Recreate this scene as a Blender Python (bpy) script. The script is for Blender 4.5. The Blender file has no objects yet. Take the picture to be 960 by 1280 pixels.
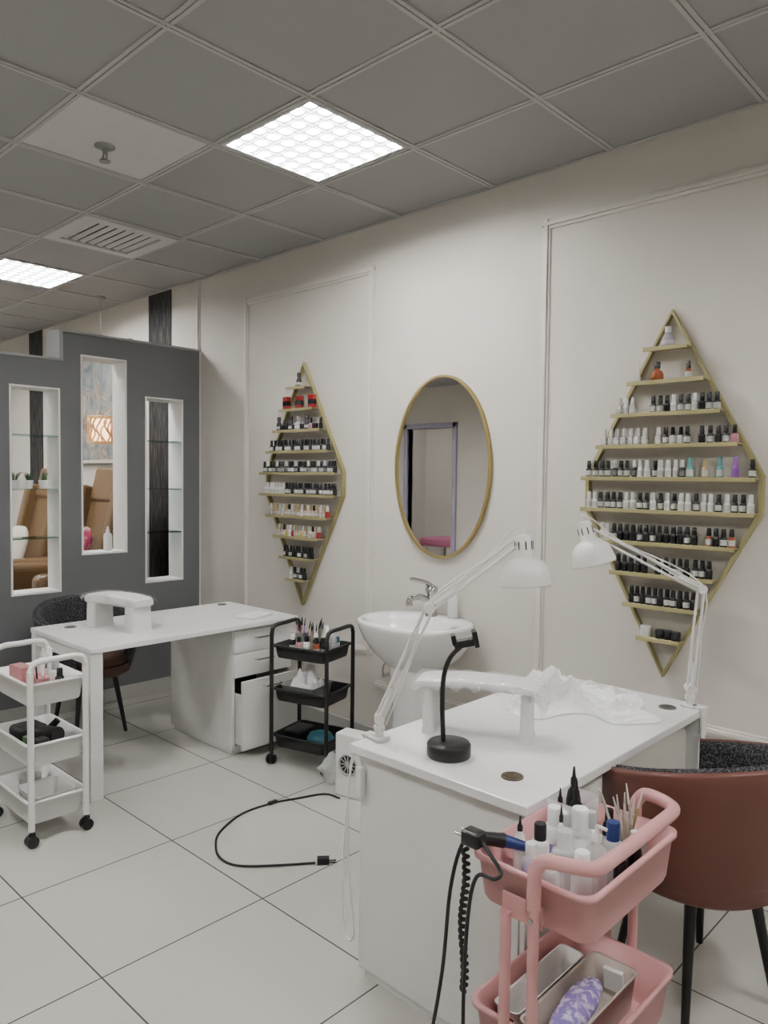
import bpy, math, random
from mathutils import Vector, Matrix, noise
random.seed(7)
C = bpy.context.scene.collection
pi = math.pi

# ---------------------------------------------------------------- materials
def mat(name, col, rough=0.5, metal=0.0, trans=0.0, emit=None, es=0.0, spec=0.5, alpha=1.0, bump=None, var=None, coat=0.0, ior=1.45):
    m = bpy.data.materials.new(name); m.use_nodes = True
    nt = m.node_tree; b = nt.nodes['Principled BSDF']
    b.inputs['Base Color'].default_value = (*col, 1)
    b.inputs['Roughness'].default_value = rough
    b.inputs['Metallic'].default_value = metal
    b.inputs['Transmission Weight'].default_value = trans
    b.inputs['Specular IOR Level'].default_value = spec
    b.inputs['IOR'].default_value = ior
    b.inputs['Alpha'].default_value = alpha
    b.inputs['Coat Weight'].default_value = coat
    if emit:
        b.inputs['Emission Color'].default_value = (*emit, 1)
        b.inputs['Emission Strength'].default_value = es
    tc = nt.nodes.new('ShaderNodeTexCoord')
    n = nt.nodes.new('ShaderNodeTexNoise')
    nt.links.new(tc.outputs['Object'], n.inputs['Vector'])
    sc, st = bump if bump else (40, 0.0)
    n.inputs['Scale'].default_value = var[0] if var else 12
    amt = var[1] if var else 0.04
    rp = nt.nodes.new('ShaderNodeMapRange')
    rp.inputs['To Min'].default_value = 1 - amt; rp.inputs['To Max'].default_value = 1 + amt
    nt.links.new(n.outputs['Fac'], rp.inputs['Value'])
    mx = nt.nodes.new('ShaderNodeVectorMath'); mx.operation = 'SCALE'
    mx.inputs[0].default_value = col
    nt.links.new(rp.outputs['Result'], mx.inputs['Scale'])
    nt.links.new(mx.outputs['Vector'], b.inputs['Base Color'])
    if bump:
        n2 = nt.nodes.new('ShaderNodeTexNoise'); n2.inputs['Scale'].default_value = sc
        n2.inputs['Detail'].default_value = 3
        nt.links.new(tc.outputs['Object'], n2.inputs['Vector'])
        bp = nt.nodes.new('ShaderNodeBump'); bp.inputs['Strength'].default_value = st
        bp.inputs['Distance'].default_value = 0.01
        nt.links.new(n2.outputs['Fac'], bp.inputs['Height'])
        nt.links.new(bp.outputs['Normal'], b.inputs['Normal'])
    return m

M_wall = mat('wall_paint', (0.65, 0.615, 0.565), 0.75, bump=(220, 0.12), var=(3, 0.03))
M_mold = mat('moulding_paint', (0.71, 0.675, 0.625), 0.5)
M_ceil2 = mat('plain_ceiling_tile', (0.66, 0.66, 0.65), 0.7)
M_bar = mat('ceiling_bar', (0.46, 0.46, 0.45), 0.5)
M_grey = mat('grey_partition_paint', (0.135, 0.14, 0.147), 0.55, var=(4, 0.05))
M_greytrim = mat('light_grey_trim', (0.3, 0.31, 0.31), 0.5)
M_white = mat('white_lacquer', (0.78, 0.78, 0.77), 0.35)
M_lining = mat('white_lining', (0.87, 0.86, 0.84), 0.5)
M_desk = mat('white_desk_top', (0.84, 0.84, 0.835), 0.22)
M_cab = mat('white_cabinet', (0.76, 0.76, 0.74), 0.4)
M_ceramic = mat('white_ceramic', (0.86, 0.86, 0.85), 0.12, coat=0.5)
M_gold = mat('pale_gold_metal', (0.38, 0.34, 0.17), 0.42, 0.4)
M_brass = mat('mirror_brass', (0.48, 0.38, 0.16), 0.3, 0.8)
M_mirror = mat('mirror_glass', (0.9, 0.9, 0.9), 0.0, 1.0, var=(5, 0.0))
M_chrome = mat('chrome', (0.55, 0.55, 0.55), 0.15, 1.0)
M_steel = mat('satin_steel', (0.3, 0.3, 0.3), 0.4, 0.8)
M_black = mat('black_plastic', (0.008, 0.008, 0.009), 0.4)
M_blackm = mat('black_painted_metal', (0.008, 0.008, 0.009), 0.45)
M_dark = mat('dark_interior', (0.02, 0.02, 0.02), 0.8)
M_pink = mat('pink_painted_metal', (0.60, 0.305, 0.305), 0.4)
M_wplast = mat('white_plastic', (0.83, 0.83, 0.81), 0.4)
M_lampw = mat('white_lamp_enamel', (0.83, 0.82, 0.79), 0.35)
M_film = mat('clear_plastic_film', (0.88, 0.88, 0.88), 0.25, bump=(25, 0.8), spec=0.8)
M_leather = mat('terracotta_leather', (0.125, 0.045, 0.034), 0.45, bump=(300, 0.1))
M_brown = mat('brown_leather', (0.075, 0.032, 0.022), 0.45, bump=(300, 0.1))
M_tan = mat('tan_leather', (0.15, 0.09, 0.042), 0.35, bump=(40, 0.2))
M_cream = mat('cream_fabric', (0.6, 0.57, 0.50), 0.8)
M_wood = mat('grommet_plastic', (0.10, 0.075, 0.05), 0.4)
M_grate = mat('steel_grommet', (0.18, 0.18, 0.17), 0.4, 0.6)
M_cloth = mat('white_cloth', (0.93, 0.93, 0.94), 0.6, bump=(50, 0.5))
M_lilac = mat('lilac_door_frame', (0.36, 0.34, 0.44), 0.5)
M_pinkcloth = mat('pink_bed_cover', (0.38, 0.12, 0.20), 0.8)
M_green = mat('plant_green', (0.05, 0.11, 0.05), 0.6)
M_teal = mat('teal_plastic', (0.02, 0.12, 0.17), 0.4)
M_blue = mat('navy_plastic', (0.01, 0.03, 0.15), 0.4)
M_purple = mat('purple_print', (0.30, 0.18, 0.50), 0.5)
M_grout = mat('skirting_tile', (0.42, 0.41, 0.39), 0.3)
M_beige = mat('beige_plastic', (0.48, 0.42, 0.37), 0.5)
M_greyp = mat('grey_bin_plastic', (0.42, 0.42, 0.42), 0.5)
M_glassclear = mat('clear_plastic', (0.85, 0.87, 0.87), 0.08, alpha=0.38, spec=0.8)
M_film2 = mat('thin_plastic_film', (0.92, 0.92, 0.92), 0.1, alpha=0.22, spec=1.0)
M_glow = mat('warm_lamp_glow', (1, 0.75, 0.5), 0.6, emit=(1.0, 0.62, 0.32), es=4.0)
M_shadew = mat('carved_shade', (0.5, 0.32, 0.18), 0.7, emit=(1.0, 0.5, 0.2), es=0.2)
M_fin = mat('glowing_louvre', (0.80, 0.81, 0.82), 0.35, emit=(0.95,0.98,1.0), es=3.0)  # emission put into the fins so the louvre grid lines look bright
M_light2 = mat('led_cover',(0.6,0.6,0.6),0.3)

FW, FD, FN = 0.6, 0.575, 7
def lightmat():
    # glowing diffuser: every louvre cell is brightest in its middle
    m = bpy.data.materials.new('lamp_diffuser'); m.use_nodes = True; nt = m.node_tree; b = nt.nodes['Principled BSDF']
    tc = nt.nodes.new('ShaderNodeTexCoord'); sep = nt.nodes.new('ShaderNodeSeparateXYZ'); nt.links.new(tc.outputs['Object'], sep.inputs[0])
    def M(op, a, bb=None):
        n = nt.nodes.new('ShaderNodeMath'); n.operation = op
        for i, q in enumerate((a, bb)):
            if q is None: continue
            if isinstance(q, (int, float)): n.inputs[i].default_value = q
            else: nt.links.new(q, n.inputs[i])
        return n.outputs[0]
    def cellc(o, w):
        s = w/FN
        f = M('FRACT', M('DIVIDE', M('ADD', o, w/2 + 10*s), s))
        return M('MULTIPLY', M('SUBTRACT', f, 0.5), 2.0)
    cx = cellc(sep.outputs['X'], FW); cy = cellc(sep.outputs['Y'], FD)
    kx = M('SUBTRACT', 1.0, M('MULTIPLY', cx, cx)); ky = M('SUBTRACT', 1.0, M('MULTIPLY', cy, cy))
    k = M('MAXIMUM', M('MULTIPLY', kx, ky), 0.0)
    st = M('ADD', M('MULTIPLY', M('POWER', k, 5.0), 325.0), 0.7)
    b.inputs['Emission Color'].default_value = (1.0, 0.985, 0.955, 1)
    b.inputs['Base Color'].default_value = (0.6, 0.6, 0.6, 1)
    nt.links.new(st, b.inputs['Emission Strength'])
    return m
M_light = lightmat()

def speckle(name, c1, c2, scale):
    m = mat(name, c1, 0.9); nt = m.node_tree; b = nt.nodes['Principled BSDF']
    tc = nt.nodes.new('ShaderNodeTexCoord'); n = nt.nodes.new('ShaderNodeTexNoise')
    n.inputs['Scale'].default_value = scale; n.inputs['Detail'].default_value = 2
    cr = nt.nodes.new('ShaderNodeValToRGB')
    cr.color_ramp.elements[0].position = 0.47; cr.color_ramp.elements[0].color = (*c1, 1)
    cr.color_ramp.elements[1].position = 0.62; cr.color_ramp.elements[1].color = (*c2, 1)
    nt.links.new(tc.outputs['Object'], n.inputs['Vector']); nt.links.new(n.outputs['Fac'], cr.inputs['Fac'])
    nt.links.new(cr.outputs['Color'], b.inputs['Base Color'])
    return m
M_tweed = speckle('black_tweed', (0.008, 0.008, 0.010), (0.09, 0.09, 0.10), 160)
M_redpat = speckle('red_white_patterned_fabric', (0.28, 0.03, 0.07), (0.6, 0.5, 0.5), 14)
M_purpat = speckle('purple_printed_film', (0.22, 0.16, 0.42), (0.55, 0.50, 0.64), 55)

def glassmat():
    m = bpy.data.materials.new('shelf_glass'); m.use_nodes = True
    nt = m.node_tree; nt.nodes.clear()
    o = nt.nodes.new('ShaderNodeOutputMaterial'); mx = nt.nodes.new('ShaderNodeMixShader')
    t = nt.nodes.new('ShaderNodeBsdfTransparent'); t.inputs['Color'].default_value = (0.8, 0.88, 0.86, 1)
    g = nt.nodes.new('ShaderNodeBsdfGlossy'); g.inputs['Roughness'].default_value = 0.03
    g.inputs['Color'].default_value = (0.6, 0.75, 0.72, 1)
    f = nt.nodes.new('ShaderNodeFresnel'); f.inputs['IOR'].default_value = 1.5
    nt.links.new(f.outputs[0], mx.inputs[0]); nt.links.new(t.outputs[0], mx.inputs[1]); nt.links.new(g.outputs[0], mx.inputs[2])
    nt.links.new(mx.outputs[0], o.inputs[0])
    return m
M_glass = glassmat()

def ceilmat():
    m = mat('perforated_metal_tile', (0.3, 0.3, 0.3), 0.6); nt = m.node_tree; b = nt.nodes['Principled BSDF']
    tc = nt.nodes.new('ShaderNodeTexCoord'); v = nt.nodes.new('ShaderNodeTexVoronoi')
    v.inputs['Scale'].default_value = 95; v.inputs['Randomness'].default_value = 0
    cr = nt.nodes.new('ShaderNodeValToRGB')
    cr.color_ramp.elements[0].position = 0.25; cr.color_ramp.elements[0].color = (0.13, 0.13, 0.13, 1)
    cr.color_ramp.elements[1].position = 0.45; cr.color_ramp.elements[1].color = (0.32, 0.32, 0.316, 1)
    nt.links.new(tc.outputs['Object'], v.inputs['Vector']); nt.links.new(v.outputs['Distance'], cr.inputs['Fac'])
    nt.links.new(cr.outputs['Color'], b.inputs['Base Color'])
    return m
M_ceil = ceilmat()

def floormat():
    m = bpy.data.materials.new('glossy_floor_tile'); m.use_nodes = True
    nt = m.node_tree; b = nt.nodes['Principled BSDF']
    tc = nt.nodes.new('ShaderNodeTexCoord'); sep = nt.nodes.new('ShaderNodeSeparateXYZ')
    nt.links.new(tc.outputs['Object'], sep.inputs[0])
    def line(out, off, sp):
        a = nt.nodes.new('ShaderNodeMath'); a.operation = 'SUBTRACT'; a.inputs[1].default_value = off
        nt.links.new(out, a.inputs[0])
        w = nt.nodes.new('ShaderNodeMath'); w.operation = 'PINGPONG'; w.inputs[1].default_value = sp / 2
        nt.links.new(a.outputs[0], w.inputs[0])
        l = nt.nodes.new('ShaderNodeMath'); l.operation = 'LESS_THAN'; l.inputs[1].default_value = 0.0028
        nt.links.new(w.outputs[0], l.inputs[0]); return l
    lx = line(sep.outputs['X'], -2.24 + 13 * 0.65 - 26 * .65, 0.65)
    ly = line(sep.outputs['Y'], 1.075 - 10 * .635, 0.635)
    mx = nt.nodes.new('ShaderNodeMath'); mx.operation = 'MAXIMUM'
    nt.links.new(lx.outputs[0], mx.inputs[0]); nt.links.new(ly.outputs[0], mx.inputs[1])
    n = nt.nodes.new('ShaderNodeTexNoise'); n.inputs['Scale'].default_value = 1.6; n.inputs['Detail'].default_value = 4
    nt.links.new(tc.outputs['Object'], n.inputs['Vector'])
    cr = nt.nodes.new('ShaderNodeValToRGB')
    cr.color_ramp.elements[0].color = (0.45, 0.44, 0.41, 1); cr.color_ramp.elements[1].color = (0.53, 0.515, 0.475, 1)
    nt.links.new(n.outputs['Fac'], cr.inputs['Fac'])
    mc = nt.nodes.new('ShaderNodeMix'); mc.data_type = 'RGBA'
    nt.links.new(mx.outputs[0], mc.inputs['Factor']); nt.links.new(cr.outputs['Color'], mc.inputs['A'])
    mc.inputs['B'].default_value = (0.08, 0.075, 0.07, 1)
    nt.links.new(mc.outputs['Result'], b.inputs['Base Color'])
    b.inputs['Roughness'].default_value = 0.11
    return m
M_floor = floormat()

def paintmat():
    m = mat('abstract_painting', (0.5, 0.5, 0.5), 0.7); nt = m.node_tree; b = nt.nodes['Principled BSDF']
    tc = nt.nodes.new('ShaderNodeTexCoord'); n = nt.nodes.new('ShaderNodeTexNoise')
    n.inputs['Scale'].default_value = 3.2; n.inputs['Detail'].default_value = 8; n.inputs['Distortion'].default_value = 1.5
    cr = nt.nodes.new('ShaderNodeValToRGB'); e = cr.color_ramp.elements
    e[0].position = 0.3; e[0].color = (0.07, 0.12, 0.15, 1); e[1].position = 0.7; e[1].color = (0.40, 0.38, 0.32, 1)
    x = e.new(0.43); x.color = (0.22, 0.24, 0.25, 1); x = e.new(0.52); x.color = (0.33, 0.33, 0.31, 1); x = e.new(0.56); x.color = (0.28, 0.15, 0.08, 1); x = e.new(0.60); x.color = (0.38, 0.38, 0.36, 1)
    nt.links.new(tc.outputs['Object'], n.inputs['Vector']); nt.links.new(n.outputs['Fac'], cr.inputs['Fac'])
    nt.links.new(cr.outputs['Color'], b.inputs['Base Color']); return m
M_paint = paintmat()

def stripmat():
    m = mat('dark_wallpaper', (0.03, 0.03, 0.03), 0.8); nt = m.node_tree; b = nt.nodes['Principled BSDF']
    tc = nt.nodes.new('ShaderNodeTexCoord'); mp = nt.nodes.new('ShaderNodeMapping'); mp.inputs['Scale'].default_value = (40, 1, 5)
    n = nt.nodes.new('ShaderNodeTexNoise'); n.inputs['Scale'].default_value = 1.5; n.inputs['Detail'].default_value = 5
    cr = nt.nodes.new('ShaderNodeValToRGB')
    cr.color_ramp.elements[0].position = 0.4; cr.color_ramp.elements[0].color = (0.010, 0.010, 0.012, 1)
    cr.color_ramp.elements[1].position = 0.75; cr.color_ramp.elements[1].color = (0.07, 0.066, 0.062, 1)
    nt.links.new(tc.outputs['Object'], mp.inputs[0]); nt.links.new(mp.outputs[0], n.inputs['Vector'])
    nt.links.new(n.outputs['Fac'], cr.inputs['Fac']); nt.links.new(cr.outputs['Color'], b.inputs['Base Color']); return m
M_strip = stripmat()

# ---------------------------------------------------------------- geometry builder
class G:
    def __init__(s): s.v = []; s.f = []; s.m = []; s.s = []
    def add(s, vs, fs, m=0, sm=False, M=None):
        o = len(s.v)
        for p in vs:
            p = Vector(p); s.v.append(tuple(M @ p if M else p))
        for f in fs: s.f.append(tuple(i + o for i in f)); s.m.append(m); s.s.append(sm)
        return s
    def box(s, c, d, m=0, M=None):
        x, y, z = [k / 2 for k in d]; T = Matrix.Translation(c)
        if M: T = T @ M
        vs = [(-x,-y,-z),(x,-y,-z),(x,y,-z),(-x,y,-z),(-x,-y,z),(x,-y,z),(x,y,z),(-x,y,z)]
        return s.add(vs, [(0,3,2,1),(4,5,6,7),(0,1,5,4),(1,2,6,5),(2,3,7,6),(3,0,4,7)], m, False, T)
    def b2(s, a, b, m=0):
        return s.box([(p+q)/2 for p,q in zip(a,b)], [abs(q-p) for p,q in zip(a,b)], m)
    def loft(s, loops, m=0, sm=True, cap=True, M=None):
        n = len(loops[0]); vs = [p for l in loops for p in l]; fs = []
        for i in range(len(loops)-1):
            for j in range(n):
                k = (j+1) % n
                fs.append((i*n+j, i*n+k, (i+1)*n+k, (i+1)*n+j))
        s.add(vs, fs, m, sm, M)
        if cap:
            s.add(loops[0], [tuple(reversed(range(n)))], m, False, M)
            s.add(loops[-1], [tuple(range(n))], m, False, M)
        return s
    def lathe(s, prof, c=(0,0,0), seg=24, m=0, M=None, sx=1, sy=1, sm=True, cap=True):
        T = Matrix.Translation(c)
        if M: T = T @ M
        loops = [[(max(r,1e-5)*sx*math.cos(2*pi*i/seg), max(r,1e-5)*sy*math.sin(2*pi*i/seg), z) for i in range(seg)] for r, z in prof]
        return s.loft(loops, m, sm, cap, T)
    def cyl(s, c, r, h, m=0, seg=20, M=None):
        return s.lathe([(r,0),(r,h)], c, seg, m, M)
    def tube(s, pts, r, m=0, seg=10, n=5, closed=False):
        P = [Vector(p) for p in pts]
        if n > 1 and len(P) > 2:
            Q = []
            for i in range(len(P)-1):
                p0 = P[max(i-1,0)]; p1 = P[i]; p2 = P[i+1]; p3 = P[min(i+2,len(P)-1)]
                for k in range(n):
                    t = k/n
                    Q.append(0.5*((2*p1)+(p2-p0)*t+(2*p0-5*p1+4*p2-p3)*t*t+(3*p1-p0-3*p2+p3)*t**3))
            Q.append(P[-1]); P = Q
        loops = []; up = None
        for i, p in enumerate(P):
            d = (P[min(i+1,len(P)-1)] - P[max(i-1,0)]).normalized()
            if up is None:
                up = d.orthogonal().normalized()
            else:
                up = (up - d*up.dot(d)).normalized()
            w = d.cross(up)
            rr = r if not isinstance(r, (list,tuple)) else r[0] + (r[1]-r[0])*i/(len(P)-1)
            loops.append([tuple(p + rr*(math.cos(2*pi*k/seg)*up + math.sin(2*pi*k/seg)*w)) for k in range(seg)])
        return s.loft(loops, m, True, True)
    def sheet(s, fn, nu, nv, m=0, M=None, flip=False):
        vs = [fn(i/nu, j/nv) for i in range(nu+1) for j in range(nv+1)]
        fs = []
        for i in range(nu):
            for j in range(nv):
                q = (i*(nv+1)+j, (i+1)*(nv+1)+j, (i+1)*(nv+1)+j+1, i*(nv+1)+j+1)
                fs.append(tuple(reversed(q)) if flip else q)
        return s.add(vs, fs, m, True, M)
    def mesh(s, name, mats):
        me = bpy.data.meshes.new(name); me.from_pydata(s.v, [], s.f)
        for mm in (mats if isinstance(mats, (list,tuple)) else [mats]): me.materials.append(mm)
        me.polygons.foreach_set('material_index', s.m); me.polygons.foreach_set('use_smooth', s.s)
        me.update(); return me
    def obj(s, name, mats, parent=None, loc=(0,0,0), rot=(0,0,0), bev=0, seg=2):
        o = bpy.data.objects.new(name, s.mesh(name, mats)); C.objects.link(o)
        o.location = loc; o.rotation_euler = rot
        if parent: o.parent = parent
        if bev:
            md = o.modifiers.new('bevel', 'BEVEL'); md.width = bev; md.segments = seg; md.limit_method = 'ANGLE'; md.angle_limit = 0.75
        return o

def rrect(w, d, r, z, n=5, cx=0, cy=0):
    pts = []
    for (sx, sy, a0) in ((1,1,0),(-1,1,90),(-1,-1,180),(1,-1,270)):
        for k in range(n+1):
            a = math.radians(a0 + 90*k/n)
            pts.append((cx + sx*(w/2-r) + r*math.cos(a), cy + sy*(d/2-r) + r*math.sin(a), z))
    return pts

def empty(name, loc=(0,0,0), rot=(0,0,0)):
    e = bpy.data.objects.new(name, None); C.objects.link(e); e.location = loc; e.rotation_euler = rot
    e.empty_display_size = 0.05; return e
def tag(o, label, cat, group=None):
    o['label'] = label; o['category'] = cat
    if group: o['group'] = group
    return o
def struct(o): o['kind'] = 'structure'; return o

CZ = 3.09; WY = 3.2
# ---------------------------------------------------------------- room shell
struct(G().b2((-9.6, -4.9, -0.1), (2.4, 3.3, 0)).obj('floor', M_floor))
g = G(); g.b2((-9.6, WY, 0), (2.4, WY+0.1, CZ+0.1))
struct(g.obj('wall_north', M_wall))
struct(G().b2((-9.7, -4.9, 0), (-9.6, 3.3, CZ+0.1)).obj('wall_west', M_wall))
struct(G().b2((2.4, -4.9, 0), (2.5, 3.3, CZ+0.1)).obj('wall_east', M_wall))
struct(G().b2((-9.7, -5.0, 0), (2.5, -4.9, CZ+0.1)).obj('wall_far_south', M_wall))
g = G(); g.b2((-9.6, -3.11, 0), (-8.37, -3.01, CZ)); g.b2((-7.42, -3.11, 0), (2.4, -3.01, CZ)); g.b2((-8.37, -3.11, 2.42), (-7.42, -3.01, CZ))
struct(g.obj('wall_south', M_wall))
g = G(); g.b2((-8.45, -3.13, 0), (-8.37, -2.97, 2.5)); g.b2((-7.42, -3.13, 0), (-7.34, -2.97, 2.5)); g.b2((-8.45, -3.13, 2.42), (-7.34, -2.97, 2.5))
struct(g.obj('door_1', M_lilac, bev=0.006))

XL = [-1.0 - 0.644*i for i in range(-6, 14)]; YL = [1.335 + 0.62*k for k in range(-11, 4)]
def cell(i, k): return (-1.0-0.644*(i+1), -1.0-0.644*i, 1.335+0.62*k, 1.335+0.62*(k+1))
LIGHTS = [(2,1),(7,1),(-3,1),(2,-3),(7,-3),(-3,-3),(11,-3),(11,-8),(10,0)]  # first two panels are in view; the rest are unseen, added for light
VENTS = [(5,1)]
PLAIN = [(3,0)]
g = G()
for i in range(-6, 14):
    for k in range(-11, 3):
        if (i,k) in LIGHTS or (i,k) in VENTS: continue
        x0,x1,y0,y1 = cell(i,k)
        g.b2((max(x0,-9.6), max(y0,-4.9), CZ), (min(x1,2.4), min(y1,3.2), CZ+0.02), 1 if (i,k) in PLAIN else 0)
g.b2((-9.6,-4.9,CZ+0.12),(2.4,3.2,CZ+0.14),0)
struct(g.obj('ceiling', [M_ceil, M_ceil2]))
g = G()
for x in XL:
    if -9.6 < x < 2.4:
        for dx in (-0.0105, 0.0105): g.b2((x+dx-0.0075, -4.9, CZ-0.006), (x+dx+0.0075, 3.19, CZ-0.0005))
for y in YL:
    if -4.9 < y < 3.15:
        for dy in (-0.0105, 0.0105): g.b2((-9.6, y+dy-0.0075, CZ-0.005), (2.4, y+dy+0.0075, CZ-0.0005))
g.b2((-9.6, 3.18, CZ-0.006), (2.4, 3.199, CZ-0.0005))
struct(g.obj('trim_1', M_bar))

def fixture():
    w, d, n = FW, FD, FN
    g = G()
    g.b2((-w/2,-d/2,0),( w/2,-d/2+0.014,0.09)); g.b2((-w/2,d/2-0.014,0),(w/2,d/2,0.09))
    g.b2((-w/2,-d/2,0),(-w/2+0.014,d/2,0.09)); g.b2((w/2-0.014,-d/2,0),(w/2,d/2,0.09))
    fin = G()
    def wedge(a, b, axis):
        prof = [(0.0035,0.0),(0.003,0.004),(0.002,0.008),(-0.002,0.008),(-0.003,0.004),(-0.0035,0.0)]
        la, lb = [], []
        for (t,z) in prof:
            if axis == 0: la.append((a,b+t,z+0.004)); lb.append((-a,b+t,z+0.004))
            else: la.append((b+t,a,z+0.004)); lb.append((b+t,-a,z+0.004))
        fin.loft([la, lb], 0, False, True)
    for i in range(1, n):
        wedge(w/2-0.014, -d/2+d*i/n, 0); wedge(d/2-0.014, -w/2+w*i/n, 1)
    e = G(); e.b2((-w/2+.014,-d/2+.014,0.012),(w/2-.014,d/2-.014,0.016))
    return g.mesh('housing', M_white), fin.mesh('louvre', M_fin), e.mesh('diffuser', M_light)
hm, fm, em = fixture()
for (i,k) in LIGHTS:
    x0,x1,y0,y1 = cell(i,k)
    r = empty('ceiling_light', ((x0+x1)/2,(y0+y1)/2,CZ-0.004))
    tag(r, 'square recessed ceiling light with a white grid louvre', 'ceiling light', 'recessed ceiling lights')
    for nm, me in (('housing',hm),('louvre',fm),('diffuser',em)):
        o = bpy.data.objects.new(nm, me); C.objects.link(o); o.parent = r

x0,x1,y0,y1 = cell(*VENTS[0])
r = empty('air_vent', ((x0+x1)/2,(y0+y1)/2,CZ-0.012))
tag(r, 'square louvred metal air conditioning vent in the ceiling', 'air vent')
g = G()
for a,b in ((0.3,0.225),):
    g.b2((-a,-a,0),(a,-b,0.012)); g.b2((-a,b,0),(a,a,0.012)); g.b2((-a,-b,0),(-b,b,0.012)); g.b2((b,-b,0),(a,b,0.012))
g.obj('vent_frame', M_ceil2, r)
g = G(); R = Matrix.Rotation(math.radians(-20), 4, 'X')
for j in range(8): g.box((0, -0.196+0.056*j, 0.012), (0.45, 0.030, 0.003), 0, R)
g.obj('vent_slats', M_ceil2, r)
G().b2((-0.3,-0.3,0.08),(0.3,0.3,0.085)).obj('vent_duct', M_dark, r)

r = empty('air_vent', (-5.83, 1.645, CZ-0.02)); tag(r, 'square louvred metal air vent beside a ceiling light', 'air vent')
g = G()
for j in range(8): g.box((0, -0.2+0.056*j, 0.010), (0.5, 0.030, 0.003), 0, R)
g.obj('vent_slats', M_ceil2, r)
g = G(); g.b2((-0.28,-0.28,0.0),(0.28,-0.24,0.012)); g.b2((-0.28,0.24,0),(0.28,0.28,0.012)); g.b2((-0.28,-0.24,0),(-0.24,0.24,0.012)); g.b2((0.24,-0.24,0),(0.28,0.24,0.012))
g.obj('vent_frame', M_ceil2, r)

r = empty('fire_sprinkler', (-3.32, 1.63, CZ)); tag(r, 'small chrome pendent fire sprinkler on a plain ceiling tile', 'sprinkler')
G().lathe([(0.045,-0.001),(0.045,-0.006),(0.026,-0.014),(0.012,-0.016)]).obj('escutcheon', M_steel, r)
g = G(); g.lathe([(0.012,-0.012),(0.012,-0.03),(0.007,-0.036)], seg=12)
g.tube([(0.011,0,-0.03),(0.020,0,-0.048),(0.006,0,-0.066)],0.004,n=4,seg=6); g.tube([(-0.011,0,-0.03),(-0.020,0,-0.048),(-0.006,0,-0.066)],0.004,n=4,seg=6)
g.lathe([(0.025,-0.066),(0.025,-0.071)], seg=14)
g.obj('sprinkler_head', M_steel, r)

def mould_run(g, a, b):
    (x0,z0),(x1,z1) = a,b
    if x0 == x1:
        g.b2((x0-0.024,WY-0.010,z0-0.024),(x0-0.008,WY+0.001,z1+0.024)); g.b2((x0-0.008,WY-0.018,z0-0.024),(x0+0.012,WY+0.001,z1+0.024)); g.b2((x0+0.012,WY-0.008,z0-0.024),(x0+0.024,WY+0.001,z1+0.024))
    else:
        g.b2((x0-0.024,WY-0.010,z0-0.024),(x1+0.024,WY+0.001,z0-0.008)); g.b2((x0-0.024,WY-0.018,z0-0.008),(x1+0.024,WY+0.001,z0+0.012)); g.b2((x0-0.024,WY-0.008,z0+0.012),(x1+0.024,WY+0.001,z0+0.024))
def panel(name, x0, x1, z0, z1):
    g = G(); mould_run(g,(x0,z0),(x0,z1)); mould_run(g,(x1,z0),(x1,z1)); mould_run(g,(x0,z0),(x1,z0)); mould_run(g,(x0,z1),(x1,z1))
    struct(g.obj(name, M_mold, bev=0.003))
panel('trim_2', -4.40, -3.155, 0.56, 2.83)
panel('trim_3', -1.975, 0.55, 0.56, 2.83)
g = G(); mould_run(g, (-5.01, 0.12), (-5.01, CZ-0.03)); struct(g.obj('trim_4', M_mold, bev=0.003))
g = G(); mould_run(g, (-3.07, 0.37), (-2.05, 0.37)); struct(g.obj('trim_5', M_mold, bev=0.003))
g = G(); g.b2((-9.6,WY-0.012,0),(2.4,WY+0.001,0.1)); struct(g.obj('baseboard_north', M_grout))
g = G(); g.b2((-5.755,WY-0.004,0.1),(-5.40,WY+0.001,CZ)); g.b2((-8.24,WY-0.004,0.1),(-7.9,WY+0.001,CZ)); struct(g.obj('trim_6', M_strip))

# ---------------------------------------------------------------- grey partition with niches
PX0, PX1 = -5.17, -4.99
N = [(1.81,2.13,0.82,2.17),(2.27,2.60,1.055,2.41),(2.74,3.05,0.82,2.17)]
g = G()
def pb(y0,y1,z0,z1): g.b2((PX0,y0,z0),(PX1,y1,z1))
pb(1.15,1.81,0,2.35)
pb(1.81,2.13,0,0.82); pb(1.81,2.13,2.17,2.35); pb(2.13,2.15,0,2.35)
pb(2.15,2.27,0,2.545)
pb(2.27,2.60,0,1.055); pb(2.27,2.60,2.41,2.545); pb(2.60,2.74,0,2.545)
pb(2.74,3.05,0,0.82); pb(2.74,3.05,2.17,2.545); pb(3.05,3.199,0,2.545)
struct(g.obj('wall_partition', M_grey))
g = G()
for (y0,y1,z0,z1) in N:
    t = 0.012
    g.b2((PX0-0.004,y0,z0),(PX1+0.004,y0+t,z1)); g.b2((PX0-0.004,y1-t,z0),(PX1+0.004,y1,z1))
    g.b2((PX0-0.004,y0+t,z0),(PX1+0.004,y1-t,z0+t)); g.b2((PX0-0.004,y0+t,z1-t),(PX1+0.004,y1-t,z1))
struct(g.obj('trim_7', M_lining))
g = G(); g.b2((PX0-0.01,1.15,2.35),(PX1+0.01,2.14,2.365)); g.b2((PX0-0.01,2.125,2.35),(PX1+0.01,2.15,2.56)); g.b2((PX0-0.01,2.15,2.545),(PX1+0.01,3.198,2.56))
struct(g.obj('trim_8', M_greytrim))
g = G(); g.b2((PX1,1.15,0),(PX1+0.012,3.187,0.10)); struct(g.obj('baseboard_partition', M_grout))
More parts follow.
